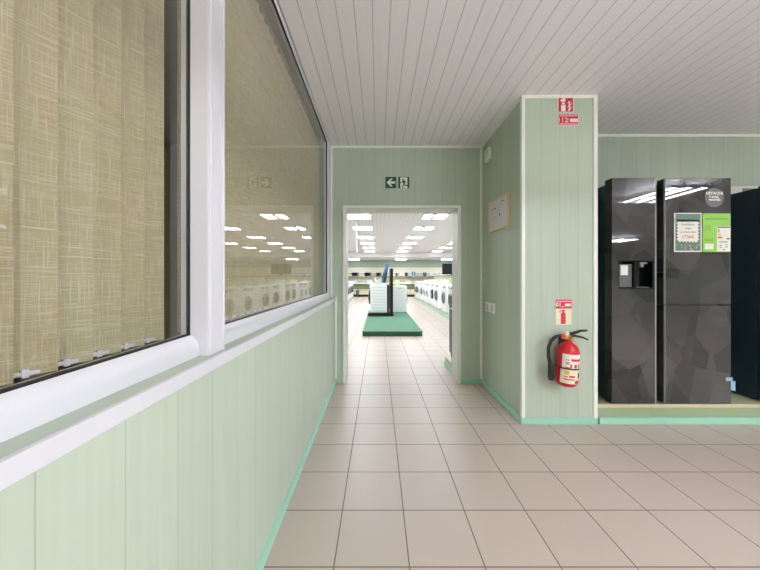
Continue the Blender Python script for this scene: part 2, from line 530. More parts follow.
def window(name, y0, y1, z0, z1, label):
    prof = [(0, -0.582), (0, -0.530), (0.028, -0.528), (0.045, -0.534), (0.062, -0.550), (0.062, -0.582)]
    w = struct(name, MB().frame_yz(y0, y1, z0, z1, prof), M['pvc'], None, label, 'window')
    struct('gasket', MB().frame_yz(y0, y1, z0, z1, [(0.0612, -0.5645), (0.0612, -0.5500), (0.0655, -0.5545), (0.0655, -0.5645)]), M['gasket'], w)
    struct('pane', B(-0.563, -0.557, y0 + 0.063, y1 - 0.063, z0 + 0.063, z1 - 0.063), M['glass'], w)
    return w
window('window_1', -0.75, 0.948, 0.957, 2.715, 'big white framed window nearest the viewer, beige blind close behind the pane')
window('window_2', 0.950, 3.308, 0.957, 2.715, 'long white framed window reflecting the washing machines')
mu = MB().box(-0.56, -0.500, 0.884, 0.972, 0.956, 2.655, bev=0.004).box(-0.505, -0.4965, 0.896, 0.925, 0.957, 2.654, bev=0.002).box(-0.51, -0.494, 0.958, 0.970, 0.957, 2.654, bev=0.003)
struct('trim_11', mu, M['pvc'], None, 'white vertical cover strip between the two windows', 'mullion')

# ------------------------------------------------------------------ vertical blinds
def make_blind(label, ys, name='vertical_blind'):
    y0, y1 = ys[0] - 0.06, ys[-1] + 0.06
    r = thing(name, label, 'blind', (-0.66, (y0 + y1) / 2, 1.0), 'vertical blinds behind the windows')
    B(-0.675, -0.640, y0, y1, 2.672, 2.705, bev=0.003).build('head_rail', M['rail'], r)
    first = None
    for i, y in enumerate(ys):
        if first is None:
            s_ = MB()
            n = 6; loops = []
            for k in range(n + 1):
                u = -0.0445 + 0.089 * k / n
                b = 0.004 * (1 - (u / 0.0445) ** 2)
                loops.append((u, b))
            vs = []; fs = []
            for (u, b) in loops:
                for (dx) in (0.0, 0.0012):
                    for z in (1.004, 2.650): vs.append((-0.655 - b - dx, y + u, z))
            for k in range(n):
                a0 = k * 4; b0 = a0 + 4
                fs += [(a0, b0, b0 + 1, a0 + 1), (a0 + 2, a0 + 3, b0 + 3, b0 + 2), (a0, a0 + 2, b0 + 2, b0), (a0 + 1, b0 + 1, b0 + 3, a0 + 3)]
            fs += [(0, 1, 3, 2), (n * 4, n * 4 + 2, n * 4 + 3, n * 4 + 1)]
            s_.add(vs, fs)
            # give the slat its own origin so that it can turn about its hanger
            me_o = s_.build('slat', M['blind'], None, base=False)
            me_o.data.transform(Matrix.Translation((0.655, -y, -1.004)))
            me_o.parent = r; me_o.location = Vector((-0.655, y, 1.004)) - r.location
            cl = MB().box(-0.002, 0.008, -0.018, 0.018, 0.004, 0.012, bev=0.001).box(0.0, 0.010, -0.006, 0.004, 0.0, 0.016, bev=0.001)
            co = bpy.data.objects.new('weight_clip', None)
            co = cl.build('weight_clip', M['pvc'], None, base=False); co.parent = me_o
            hg = MB().box(-0.006, 0.004, -0.010, 0.010, 1.648, 1.667)
            ho = hg.build('hanger', M['gasket'], None, base=False); ho.parent = me_o
            me_o.rotation_euler = (0, 0, math.radians(-27))
            first = me_o
        else:
            c = copy_tree(first, r)
            c.location = Vector((-0.655, y, 1.004)) - r.location
            c.rotation_euler = (0, 0, math.radians(-27 + random.uniform(-2, 2)))
    return r
random.seed(4)
make_blind('beige linen vertical blind behind the big window nearest the viewer', [-0.62 + 0.0735 * i for i in range(21)])
make_blind('beige linen vertical blind behind the long reflecting window', [1.05 + 0.0735 * i for i in range(30)])

# ================================================================== LAMPS
def tube_light(x, y, label, group, mat, w=0.70, l=1.2, z=CZ, drop=0.10):
    """surface batten: slim white tray hung below the ceiling with three bare tubes"""
    zt = z - drop
    r = thing('fluorescent_light', label, 'ceiling light', (x, y, zt - 0.04), group)
    fr = MB().box(x - 0.05, x + 0.05, y - l / 2, y + l / 2, zt, zt + 0.012)
    for a in (-1, 1): fr.box(x - w / 2, x + w / 2, y + a * (l / 2 - 0.01) - 0.01, y + a * (l / 2 - 0.01) + 0.01, zt - 0.035, zt)
    for a in (-1, 1): fr.box(x - 0.02, x + 0.02, y + a * l / 3 - 0.02, y + a * l / 3 + 0.02, zt + 0.012, z - 0.001)
    fr.build('housing', M['pvc'], r)
    for k in range(3):
        xx = x + (k - 1) * 0.24
        MB().tube([(xx, y - l / 2 + 0.03, zt - 0.02), (xx, y + l / 2 - 0.03, zt - 0.02)], 0.013, 8).build('tube', mat, r)
    return r
names = {(-0.09): 'nearest the refrigerators', (-3.2): 'second away from the refrigerators', (-6.2): 'third away from the refrigerators', (-8.3): 'fourth away from the refrigerators'}
for x, xs in ((1.95, 'added low for ceiling fill along the window wall'), (3.05, 'added low for ceiling fill over the walkway'), (4.7, 'over the middle of the sales floor'), (9.0, 'far from the window wall')):
    for y in (-0.09, -3.2, -6.2):
        tube_light(x, y - (0.25 if x < 4 else 0.0), 'three-tube ceiling light %s, %s' % (xs, names[y]), 'tube lights of the front room', M['tube'], l=0.98 if x > 4 else 1.2, drop=0.10 if x > 4 else 0.75)  # rows nearest the window wall are added, hung low to brighten the ceiling
tube_light(-1.9, -0.6, 'added fill light behind the blinds that makes the slats glow', None, M['tubefill'], z=2.74)  # unseen lamp, added so the blind slats glow from behind

def panel_light(x, y, label, group, split):
    r = thing('ceiling_light', label, 'ceiling light', (x, y, CZ - 0.02), group)
    f = MB(); w = 0.3
    for a in (-1, 1):
        f.box(x + a * (w - 0.012) - 0.012, x + a * (w - 0.012) + 0.012, y - w, y + w, CZ - 0.02, CZ - 0.001)
        f.box(x - w, x + w, y + a * (w - 0.012) - 0.012, y + a * (w - 0.012) + 0.012, CZ - 0.02, CZ - 0.001)
    if split: f.box(x - 0.08, x - 0.0, y - w, y + w, CZ - 0.022, CZ - 0.001)
    f.build('frame', M['reveal'], r)
    B(x - w + 0.02, x + w - 0.02, y - w + 0.02, y + w - 0.02, CZ - 0.012, CZ - 0.002).build('diffuser', M['diff'], r)
    return r
ordn = ['first', 'second', 'third', 'fourth', 'fifth', 'sixth', 'seventh']
for x, lab in ((-2.3, 'over the machines facing the aisle'), (-0.46, 'above the aisle beside the green platform'), (1.37, 'above the aisle along the washer row'),
               (3.36, 'behind the washer row'), (5.3, 'deep behind the washer row'), (8.3, 'at the far side of the hall')):
    for i, y in enumerate((5.3, 7.23, 9.0, 11.05, 13.0, 15.0, 16.95)):
        panel_light(x, y, 'square recessed ceiling light %s, %s from the doorway' % (lab, ordn[i]), 'square lights of the hall', x == 1.37 and i < 4)
for i, x in enumerate((-1.6, 1.53, 4.6)):
    r = thing('ceiling_light', 'wide flat lamp under the lowered ceiling, above %s' % ('the black microwaves', 'the small appliances on the shelf', 'the shelf behind the television')[i],
              'ceiling light', (x, 20.0, 2.36), 'lamps under the lowered ceiling')
    B(x - 0.36, x + 0.36, 19.8, 20.2, 2.372, 2.389).build('housing', M['pvc'], r)
    B(x - 0.33, x + 0.33, 19.83, 20.17, 2.36, 2.372).build('diffuser', M['spot'], r)

# ================================================================== FRIDGE PLATFORM AND FRIDGES
FP = 2.445
r = thing('fridge_platform', 'low green platform with wooden edge carrying the refrigerators', 'platform', (4.4, 2.8, 0))
B(1.786, 7.0, FP, 3.09, 0.0, 0.149).build('front_panel', M['olive'], r)
B(1.786, 7.0, FP + 0.004, 3.09, 0.150, 0.153).build('platform_top', M['oliveTop'], r)
B(1.786, 7.0, FP - 0.008, FP + 0.004, 0.128, 0.156, bev=0.002).build('edge_strip', M['beige'], r)
B(1.786, 7.0, FP - 0.028, FP - 0.0, 0.0, 0.052, bev=0.004).build('skirting', M['teal'], r)

FY = 2.43
ZB, ZT = 0.165, 1.992
r = thing('refrigerator', 'black faceted-glass side-by-side refrigerator with a water dispenser and price cards', 'refrigerator', (2.38, 2.75, 0.153), 'black refrigerators on the platform')
B(1.905, 2.850, 2.51, 3.07, 0.19, ZT - 0.03, bev=0.006).build('body', M['sidesteel'], r)
# left door round the dispenser opening
x0, x1, z0, z1 = 1.950, 2.232, 1.095, 1.325
dl = MB().box(1.895, 2.244, FY, 2.505, ZB, z0).box(1.895, 2.244, FY, 2.505, z1, ZT).box(1.895, x0, FY, 2.505, z0, z1).box(x1, 2.244, FY, 2.505, z0, z1)
dl_o = dl.build('freezer_door', M['facet'], r)
hm = B(2.244, 2.260, FY + 0.004, 2.50, ZB, ZT, bev=0.003).build('handle_strip', M['silver'], dl_o)
ds = MB().box(x0, x1, 2.495, 2.505, z0, z1).box(x0, x0 + 0.006, FY + 0.002, 2.505, z0, z1).box(x1 - 0.006, x1, FY + 0.002, 2.505, z0, z1) \
    .box(x0, x1, FY + 0.002, 2.505, z0, z0 + 0.008).box(x0, x1, FY + 0.002, 2.505, z1 - 0.012, z1).box(2.078, 2.098, FY + 0.004, 2.50, z0, z1)
dso = ds.build('dispenser', M['blackgloss'], dl_o)
B(x0 + 0.012, 2.074, FY + 0.02, FY + 0.03, z0 + 0.012, z1 - 0.03, bev=0.002).build('control_panel', M['dkgrey'], dso)
B(x0 + 0.03, x0 + 0.088, FY + 0.016, FY + 0.021, 1.205, 1.285).build('notice', M['paper'], dso)
MB().box(2.130, 2.190, FY + 0.01, FY + 0.05, z1 - 0.03, z1 - 0.014, bev=0.003).box(2.148, 2.172, FY + 0.02, FY + 0.04, z1 - 0.055, z1 - 0.03, bev=0.003).build('nozzle', M['midgrey'], dso)
B(2.112, 2.214, FY + 0.02, 2.492, z0 + 0.008, z0 + 0.014).build('drip_tray', M['dkgrey'], dso)
zs = 0.963
dro = B(2.328, 2.859, FY, 2.505, zs + 0.004, ZT, bev=0.002).build('refrigerator_door', M['facet'], r)
drl = B(2.328, 2.859, FY, 2.505, ZB, zs - 0.004, bev=0.002).build('drawer_door', M['facet'], r)
B(2.323, 2.3285, FY + 0.001, FY + 0.012, zs + 0.004, ZT).build('edge_strip', M['silver'], dro)
B(2.323, 2.3285, FY + 0.001, FY + 0.012, ZB, zs - 0.004).build('edge_strip', M['silver'], drl)
B(2.262, 2.320, 2.500, 2.511, ZB + 0.01, ZT - 0.04).build('grip_recess', M['black'], r)
for x in (1.94, 2.76):
    MB().lathe([(0.028, 0.1535), (0.028, 0.165), (0.02, 0.19)], (x, 2.52, 0), n=14).build('foot', M['black'], r)
# round badge
bd = MB().lathe([(0.077, FY - 0.0008), (0.077, FY + 0.0004)], (2.724, 0, 1.19 + (277 - 197.6) / F * FY), axis='Y', n=40).build('badge', M['badge'], dro)
bz = 1.19 + (277 - 193.4) / F * FY
merge(text_mb('HITACHI', 0.031, 2.724, FY - 0.001, bz, squash=1.12, bold=0.0012), text_mb('5 metų', 0.026, 2.720, FY - 0.001, bz - 0.027, bold=0.001), text_mb('garantija', 0.028, 2.726, FY - 0.001, bz - 0.050, bold=0.001)).build('badge_lettering', M['signwhite'], bd)
# blue tag at the drawer's corner
tg = MB().box(2.815, 2.868, FY - 0.004, FY - 0.001, 0.348, 0.378).box(2.852, 2.888, FY - 0.006, FY - 0.003, 0.272, 0.348)
tg.build('blue_tag', M['bluepale'], drl)

# price card in its pocket
def zpy(y, d): return H + (277 - y) / F * d
def xpx(x, d): return (x - 378) / F * d
cy = FY - 0.004
ax0, ax1, az0, az1 = xpx(673.7, FY), xpx(701.2, FY), zpy(252, FY), zpy(213, FY)
pc = thing('price_card', 'green price card with a white notched note on the refrigerator door', 'price card', ((ax0 + ax1) / 2, cy, az0))
B(ax0, ax1, cy, FY - 0.0015, az0, az1).build('pocket', M['signwhite'], pc)
B(ax0 + 0.010, ax1 - 0.010, cy - 0.001, cy, az0 + 0.010, az1 - 0.008).build('card', M['cardgreen'], pc)
pts = []
cx, cz_, hw, hh = xpx(687.2, FY), zpy(231.2, FY), 0.091, 0.089
n = 7
def zig(a, b, k): return a + (b - a) * k / (2 * n)
for k in range(2 * n): pts.append((zig(cx - hw, cx + hw, k), cz_ - hh + (0.013 if k % 2 else 0) - 0.006 * k / (2 * n)))
for k in range(2 * n): pts.append((cx + hw - (0.013 if k % 2 else 0), zig(cz_ - hh, cz_ + hh, k)))
for k in range(2 * n): pts.append((zig(cx + hw, cx - hw, k), cz_ + hh - (0.013 if k % 2 else 0)))
for k in range(2 * n): pts.append((cx - hw + (0.013 if k % 2 else 0), zig(cz_ + hh, cz_ - hh, k)))
note = MB().prism(pts, cy - 0.002, cy - 0.001).build('note', M['paper'], pc)
merge(text_mb('Pasiūlymas', 0.024, cx, cy - 0.0022, cz_ + 0.054), text_mb('naujas', 0.022, cx, cy - 0.0022, cz_ + 0.023), text_mb('su nuolaida dabar', 0.0185, cx, cy - 0.0022, cz_ - 0.007)).build('note_lettering', M['inksoft'], note)
text_mb('1736€', 0.038, cx, cy - 0.0022, cz_ - 0.048).build('price', M['inkred'], note)
dots = MB()
random.seed(3)
for k in range(16):
    xx = random.uniform(ax0 + 0.02, ax1 - 0.02); zz = az0 + random.uniform(0.015, 0.055)
    if abs(xx - cx) > 0.075: zz += random.uniform(0, 0.03)
    q = random.uniform(0.003, 0.007); dots.box(xx - q, xx + q, cy - 0.0016, cy - 0.001, zz - q, zz + q)
dots.build('flower_print', M['inkpink'], pc)

bx0, bx1, bz0, bz1 = xpx(702.3, FY), xpx(730, FY), zpy(252, FY), zpy(213.5, FY)
es = thing('energy_sheet', 'lime green information sheet with an energy label on the refrigerator door', 'sheet', ((bx0 + bx1) / 2, cy, bz0))
B(bx0, bx1, cy, FY - 0.0015, bz0, bz1).build('sheet', M['lime'], es)
B(bx0 + 0.02, bx1 - 0.02, cy - 0.0008, cy, bz1 - 0.050, bz1 - 0.040).build('print_line', M['limedark'], es)
for zz in (0.10, 0.115, 0.13, 0.205, 0.218, 0.24):
    B(bx0 + 0.014, bx0 + 0.014 + (0.05 if zz < 0.2 else 0.075), cy - 0.0008, cy, bz1 - zz - 0.006, bz1 - zz).build('print_line', M['limedark'], es)
el = B(xpx(716.2, FY), xpx(729.6, FY), cy - 0.0012, cy - 0.0002, bz0 + 0.004, zpy(226.2, FY)).build('energy_label', M['paper'], es)
lx0, lx1 = xpx(716.2, FY), xpx(729.6, FY); lz1 = zpy(226.2, FY)
MB().box(lx0 + 0.004, lx1 - 0.004, cy - 0.0018, cy - 0.0012, lz1 - 0.013, lz1 - 0.004).box(lx1 - 0.03, lx1 - 0.006, cy - 0.0018, cy - 0.0012, lz1 - 0.108, lz1 - 0.097).build('label_bar', M['sidesteel'], el)
cols = ['signgreen', 'lime', 'yellowgreen', 'yellow', 'tan', 'inkred']
for k in range(6): B(lx0 + 0.006, lx0 + 0.018 + 0.005 * k, cy - 0.0018, cy - 0.0012, lz1 - 0.036 - 0.0125 * k, lz1 - 0.026 - 0.0125 * k).build('rating_bar', M[cols[k]], el)
mk = MB().box(lx0 + 0.02, lx1 - 0.02, cy - 0.0018, cy - 0.0012, lz1 - 0.132, lz1 - 0.125)
for (u, w) in ((0.03, 0.155), (0.078, 0.15), (0.03, 0.17), (0.078, 0.168), (0.055, 0.19)): mk.box(lx0 + u - 0.008, lx0 + u + 0.008, cy - 0.0018, cy - 0.0012, lz1 - w - 0.004, lz1 - w + 0.003)
mk.build('label_print', M['midgrey'], el)
B(bx0 + 0.016, bx0 + 0.085, cy - 0.0012, cy - 0.0002, bz0 + 0.022, bz0 + 0.068).build('barcode_label', M['paper'], es)

# second fridge at the edge of the picture
r = thing('refrigerator', 'black refrigerator at the platform end with a white carton on top', 'refrigerator', (3.62, 2.75, 0.153), 'black refrigerators on the platform')
B(3.17, 4.07, 2.51, 3.06, 0.17, 1.935, bev=0.008).build('body', M['sidesteel'], r)
B(3.172, 3.60, FY, 2.505, 0.18, 1.945, bev=0.004).build('door', M['sidesteel'], r)
B(3.64, 4.068, FY, 2.505, 0.18, 1.945, bev=0.004).build('door', M['sidesteel'], r)
for x in (3.22, 4.0):
    MB().lathe([(0.026, 0.1535), (0.026, 0.163), (0.02, 0.172)], (x, 2.56, 0), n=12).build('foot', M['black'], r)
r = thing('carton', 'flat white carton lying on top of the end refrigerator', 'box', (3.45, 2.93, 1.936))
B(3.18, 3.80, 2.78, 3.07, 1.936, 2.032, bev=0.003).build('carton_body', M['paper'], r)
B(3.377, 3.62, 2.776, 2.782, 1.968, 2.010).build('label', M['midgrey'], r)

# ================================================================== SIGNS
def sq(px0, px1, py0, py1, d): return xpx(px0, d), xpx(px1, d), zpy(py1, d), zpy(py0, d)
SD = DW - 0.004
x0, x1, z0, z1 = sq(385.3, 396.2, 177, 188.3, DW)
r = thing('exit_sign', 'green sign with a white arrow pointing sideways above the doorway', 'sign', ((x0 + x1) / 2, SD, z0), 'escape route signs')
B(x0, x1, SD, DW - 0.001, z0, z1).build('plate', M['signgreen'], r)
u = lambda a: x0 + (x1 - x0) * a
w = lambda b: z0 + (z1 - z0) * b
MB().prism([(u(.12), w(.5)), (u(.5), w(.85)), (u(.68), w(.85)), (u(.44), w(.6)), (u(.9), w(.6)), (u(.9), w(.4)), (u(.44), w(.4)), (u(.68), w(.15)), (u(.5), w(.15))], SD - 0.001, SD).build('arrow', M['signwhite'], r)
x0, x1, z0, z1 = sq(398.2, 409.3, 177, 188.3, DW)
r = thing('exit_sign', 'green and white running figure sign above the doorway', 'sign', ((x0 + x1) / 2, SD, z0), 'escape route signs')
B(x0, x1, SD, DW - 0.001, z0, z1).build('plate', M['signgreen'], r)
B(u(.19), u(.82), SD - 0.001, SD, w(.0), w(.95)).build('door_shape', M['signwhite'], r)
mm = MB()
def limb(pts, hw):
    for (a, b), (c, e) in zip(pts, pts[1:]):
        dx, dz = c - a, e - b; L = math.hypot(dx, dz); nx, nz = -dz / L * hw, dx / L * hw
        mm.prism([(u(a + nx), w(b + nz)), (u(a - nx), w(b - nz)), (u(c - nx), w(e - nz)), (u(c + nx), w(e + nz))], SD - 0.002, SD - 0.001)
mm.lathe([(0.009, SD - 0.002), (0.009, SD - 0.001)], (u(.42), 0, w(.78)), axis='Y', n=12)
limb([(.45, .70), (.55, .42)], .085); limb([(.55, .42), (.44, .26), (.36, .02)], .05); limb([(.56, .42), (.66, .22), (.86, .26)], .05)
limb([(.46, .68), (.34, .52), (.2, .50)], .04); limb([(.48, .68), (.62, .62), (.70, .50)], .04)
mm.build('running_figure', M['signgreen'], r)

CY = 2.43 - 0.004
x0, x1, z0, z1 = sq(557.6, 573.2, 96.8, 112.6, 2.43)
r = thing('fire_sign', 'square red sign with white extinguisher and flames below the ceiling', 'sign', ((x0 + x1) / 2, CY, z0), 'fire signs on the column')
B(x0, x1, CY, 2.429, z0, z1).build('plate', M['signwhite'], r)
B(x0 + 0.005, x1 - 0.005, CY - 0.001, CY, z0 + 0.005, z1 - 0.005).build('field', M['signred'], r)
g = MB().prism([(u(.20), w(.06)), (u(.48), w(.06)), (u(.48), w(.46)), (u(.20), w(.46))], CY - 0.002, CY - 0.001)
g.prism([(u(.22), w(.5)), (u(.46), w(.5)), (u(.40), w(.62)), (u(.28), w(.62))], CY - 0.002, CY - 0.001)
g.prism([(u(.14), w(.74)), (u(.22), w(.66)), (u(.44), w(.66)), (u(.50), w(.80)), (u(.40), w(.90)), (u(.28), w(.88))], CY - 0.002, CY - 0.001)
for k in range(5):
    a = .66 + .05 * (k % 2); b = .06 + .12 * k
    g.prism([(u(a - .05), w(b)), (u(a + .10), w(b + .06)), (u(a + .20), w(b + .18)), (u(a + .06), w(b + .11)), (u(a + .02), w(b + .16))], CY - 0.002, CY - 0.001)
g.build('pictogram', M['signwhite'], r)
x0, x1, z0, z1 = sq(557.6, 578.3, 114.2, 125.6, 2.43)
r = thing('fire_sign', 'oblong red emergency number sign directly under the square red sign', 'sign', ((x0 + x1) / 2, CY, z0), 'fire signs on the column')
B(x0, x1, CY, 2.429, z0, z1).build('plate', M['signwhite'], r)
B(x0 + 0.004, x1 - 0.004, CY - 0.001, CY, z0 + 0.004, z1 - 0.004).build('field', M['signred'], r)
B(u(.58), u(.95), CY - 0.002, CY - 0.001, w(.28), w(.58)).build('blank_field', M['signwhite'], r)
g = text_mb('112', 0.056, u(.23), CY - 0.0016, w(.44))
for b in (.80, .10): g.box(u(.06), u(.94), CY - 0.002, CY - 0.001, w(b), w(b + .05))
g.box(u(.42), u(.53), CY - 0.002, CY - 0.001, w(.52), w(.56)).box(u(.42), u(.53), CY - 0.002, CY - 0.001, w(.34), w(.38))
g.build('lettering', M['signwhite'], r)
x0, x1, z0, z1 = sq(555.6, 571.2, 299.6, 308.4, 2.43)
r = thing('fire_sign', 'small red number sign above the white extinguisher picture', 'sign', ((x0 + x1) / 2, CY, z0), 'fire signs on the column')
B(x0, x1, CY, 2.429, z0, z1).build('plate', M['signred'], r)
B(u(.58), u(.95), CY - 0.001, CY, w(.26), w(.55)).build('blank_field', M['signwhite'], r)
g = text_mb('01', 0.046, u(.17), CY - 0.0006, w(.42), bold=0.0008)
g.box(u(.03), u(.97), CY - 0.001, CY, w(.76), w(.84)).box(u(.36), u(.52), CY - 0.001, CY, w(.16), w(.23))
g.build('lettering', M['signwhite'], r)
x0, x1, z0, z1 = sq(555.4, 571.3, 308.8, 324.6, 2.43)
r = thing('fire_sign', 'cream square sign with a red extinguisher picture just above the extinguisher', 'sign', ((x0 + x1) / 2, CY, z0), 'fire signs on the column')
B(x0, x1, CY, 2.429, z0, z1).build('plate', M['signcream'], r)
g = MB().prism([(u(.32), w(.05)), (u(.62), w(.05)), (u(.62), w(.70)), (u(.56), w(.78)), (u(.38), w(.78)), (u(.32), w(.70))], CY - 0.001, CY)
g.prism([(u(.42), w(.78)), (u(.52), w(.78)), (u(.54), w(.94)), (u(.40), w(.94))], CY - 0.001, CY)
g.prism([(u(.20), w(.80)), (u(.26), w(.90)), (u(.62), w(.92)), (u(.62), w(.86)), (u(.30), w(.84)), (u(.24), w(.77))], CY - 0.001, CY)
g.build('pictogram', M['signred'], r)

# ================================================================== FIRE EXTINGUISHER
EX, EY, EZ = 1.470, 2.345, 0.345
r = thing('fire_extinguisher', 'red fire extinguisher with black hose hanging on the column', 'fire extinguisher', (EX, EY, EZ))
body = MB().lathe([(0.045, 0.0), (0.062, 0.006), (0.074, 0.026), (0.077, 0.045), (0.077, 0.266), (0.072, 0.292), (0.056, 0.316), (0.034, 0.331), (0.026, 0.336), (0.026, 0.358)], (EX, EY, EZ), n=36)
body.box(EX - 0.022, EX + 0.022, EY - 0.02, EY + 0.02, EZ - 0.010, EZ + 0.004, bev=0.004)
bo = body.build('cylinder', M['red'], r)
def patch(a0, a1, z0, z1, rr, n=14):
    """curved label on the cylinder; angle 0 faces -y, positive to +x"""
    vs = []; fs = []
    for k in range(n + 1):
        a = math.radians(a0 + (a1 - a0) * k / n)
        for q in (rr, rr - 0.0012):
            for z in (z0, z1): vs.append((EX + q * math.sin(a), EY - q * math.cos(a), EZ + z))
    for k in range(n):
        a, b = 4 * k, 4 * k + 4
        fs += [(a, b, b + 1, a + 1), (a + 2, a + 3, b + 3, b + 2), (a, a + 2, b + 2, b), (a + 1, b + 1, b + 3, a + 3)]
    fs += [(0, 1, 3, 2), (4 * n, 4 * n + 2, 4 * n + 3, 4 * n + 1)]
    return MB().add(vs, fs)
R0 = 0.0782
p1 = patch(-60, 64, 0.150, 0.256, R0).build('upper_label', M['signwhite'], bo)
p2 = patch(-66, 64, 0.033, 0.138, R0).build('lower_label', M['signcream'], bo)
pr = merge(patch(-14, 48, 0.205, 0.223, R0 + 0.001), patch(-40, -24, 0.21, 0.216, R0 + .001), patch(-40, -22, 0.19, 0.196, R0 + .001), patch(-40, -22, 0.18, 0.186, R0 + .001),
           patch(-18, -10, 0.155, 0.182, R0 + .001, 4), patch(2, 18, 0.155, 0.182, R0 + .001, 5), patch(30, 44, 0.155, 0.182, R0 + .001, 5), patch(-42, -14, 0.149, 0.158, R0 + .0008, 5))
pr.build('label_print', M['inkred'], p1)
pr = merge(patch(-20, 10, 0.082, 0.096, R0 + .001), patch(-46, -28, 0.082, 0.088, R0 + .001, 5), patch(-48, 8, 0.062, 0.070, R0 + .001), patch(12, 60, 0.036, 0.06, R0 + .0008))
pr.build('label_print', M['inkred'], p2)
patch(-44, -22, 0.104, 0.132, R0 + .001, 6).build('yellow_mark', M['yellow'], p2)
patch(32, 52, 0.075, 0.118, R0 + .001, 6).build('picture_mark', M['ink'], p2)
st = MB().lathe([(0.0785, 0.140), (0.0805, 0.141), (0.0805, 0.150), (0.0785, 0.151)], (EX, EY, EZ), n=36, cap=False).build('strap', M['ink'], r)
B(EX - 0.03, EX + 0.03, EY + 0.074, 2.4295, EZ + 0.10, EZ + 0.36, bev=0.003).build('wall_bracket', M['black'], r)
va = MB().lathe([(0.020, 0.355), (0.020, 0.385), (0.014, 0.390), (0.014, 0.405)], (EX, EY, EZ), n=16).box(EX - 0.058, EX + 0.018, EY - 0.013, EY + 0.013, EZ + 0.36, EZ + 0.385, bev=0.004)
vo = va.build('valve', M['brass'], r)
MB().lathe([(0.014, -0.068), (0.017, -0.064), (0.017, -0.034)], (EX, EY, EZ + 0.383), axis='X', n=14).build('hose_fitting', M['red'], vo)
MB().tube([(EX - 0.012, EY, EZ + 0.398), (EX + 0.02, EY - 0.004, EZ + 0.405), (EX + 0.08, EY - 0.01, EZ + 0.432), (EX + 0.128, EY - 0.012, EZ + 0.438)], [0.014, 0.013, 0.010, 0.008], 8).build('upper_lever', M['black'], vo)
MB().tube([(EX, EY, EZ + 0.382), (EX + 0.04, EY - 0.004, EZ + 0.390), (EX + 0.10, EY - 0.01, EZ + 0.382), (EX + 0.142, EY - 0.012, EZ + 0.366)], [0.011, 0.010, 0.008, 0.006], 8).build('lower_lever', M['black'], vo)
MB().lathe([(0.013, EY - 0.034), (0.015, EY - 0.028), (0.015, EY - 0.012)], (EX + 0.006, 0, EZ + 0.366), axis='Y', n=18).build('gauge', M['brass'], vo)
MB().lathe([(0.0, 0.388), (0.018, 0.391), (0.021, 0.402), (0.016, 0.417), (0.0, 0.422)], (EX - 0.022, EY, EZ), n=14).build('tamper_cap', M['signwhite'], vo)
MB().tube([(EX - 0.066, EY, EZ + 0.383), (EX - 0.105, EY, EZ + 0.372), (EX - 0.140, EY, EZ + 0.335), (EX - 0.155, EY, EZ + 0.28), (EX - 0.150, EY, EZ + 0.22), (EX - 0.136, EY, EZ + 0.165)], 0.0135, 10).build('hose', M['black'], r)
MB().tube([(EX - 0.136, EY, EZ + 0.168), (EX - 0.128, EY, EZ + 0.15), (EX - 0.122, EY, EZ + 0.06), (EX - 0.121, EY, EZ + 0.035)], [0.015, 0.022, 0.024, 0.020], 12).build('nozzle', M['black'], r)
for o in [r]:
    o.rotation_euler = (0, math.radians(3.5), 0)

# ================================================================== ON THE SHADED COLUMN SIDE
XC = 1.168
def yq(px): return XC * F / (px - 378)
r = thing('picture_frame', 'thin wooden frame with a pale certificate on the shaded column side', 'picture frame', (XC, 2.88, 1.645))
fr = MB().frame_yz(2.655, 3.118, 1.645, 1.957, [(0, XC - 0.0005), (0, XC - 0.022), (0.010, XC - 0.022), (0.010, XC - 0.0005)])
fr.build('frame', M['framewood'], r)
B(XC - 0.012, XC - 0.001, 2.664, 3.109, 1.654, 1.948).build('certificate', M['pvc'], r)
for (ya, zc, L) in ((3.0, 1.865, 0.10), (2.96, 1.86, 0.05), (2.9, 1.83, 0.03), (3.0, 1.76, 0.05), (2.95, 1.775, 0.04), (2.8, 1.90, 0.06), (2.76, 1.89, 0.04)):
    B(XC - 0.0128, XC - 0.012, ya - L / 2, ya + L / 2, zc, zc + 0.006).build('print_line', M['inksoft'], r)
MB().lathe([(0.014, XC - 0.0128), (0.014, XC - 0.012)], (0, 2.85, 1.785), axis='X', n=14).build('seal', M['ink'], r)

r = thing('socket', 'double white wall socket plate low on the shaded column side', 'socket', (XC, 3.1, 0.825))
for (a, b) in ((3.115, 3.235), (2.975, 3.095)):
    f = B(XC - 0.014, XC - 0.0005, a, b, 0.825, 0.925, bev=0.004).build('cover_plate', M['trim'], r)
    MB().lathe([(0.036, XC - 0.016), (0.036, XC - 0.0135)], (0, (a + b) / 2, 0.875), axis='X', n=24).build('outlet', M['reveal'], f)
r = thing('alarm_sounder', 'small pale wall box high on the shaded column side', 'alarm box', (XC, 3.15, 2.41))
B(XC - 0.03, XC - 0.0005, 3.085, 3.215, 2.41, 2.535, bev=0.008).build('box_body', M['trim'], r)
gl = MB()
for k in range(5): gl.box(XC - 0.0315, XC - 0.0295, 3.11, 3.19, 2.44 + 0.016 * k, 2.447 + 0.016 * k)
gl.build('vent_slots', M['reveal'], r)

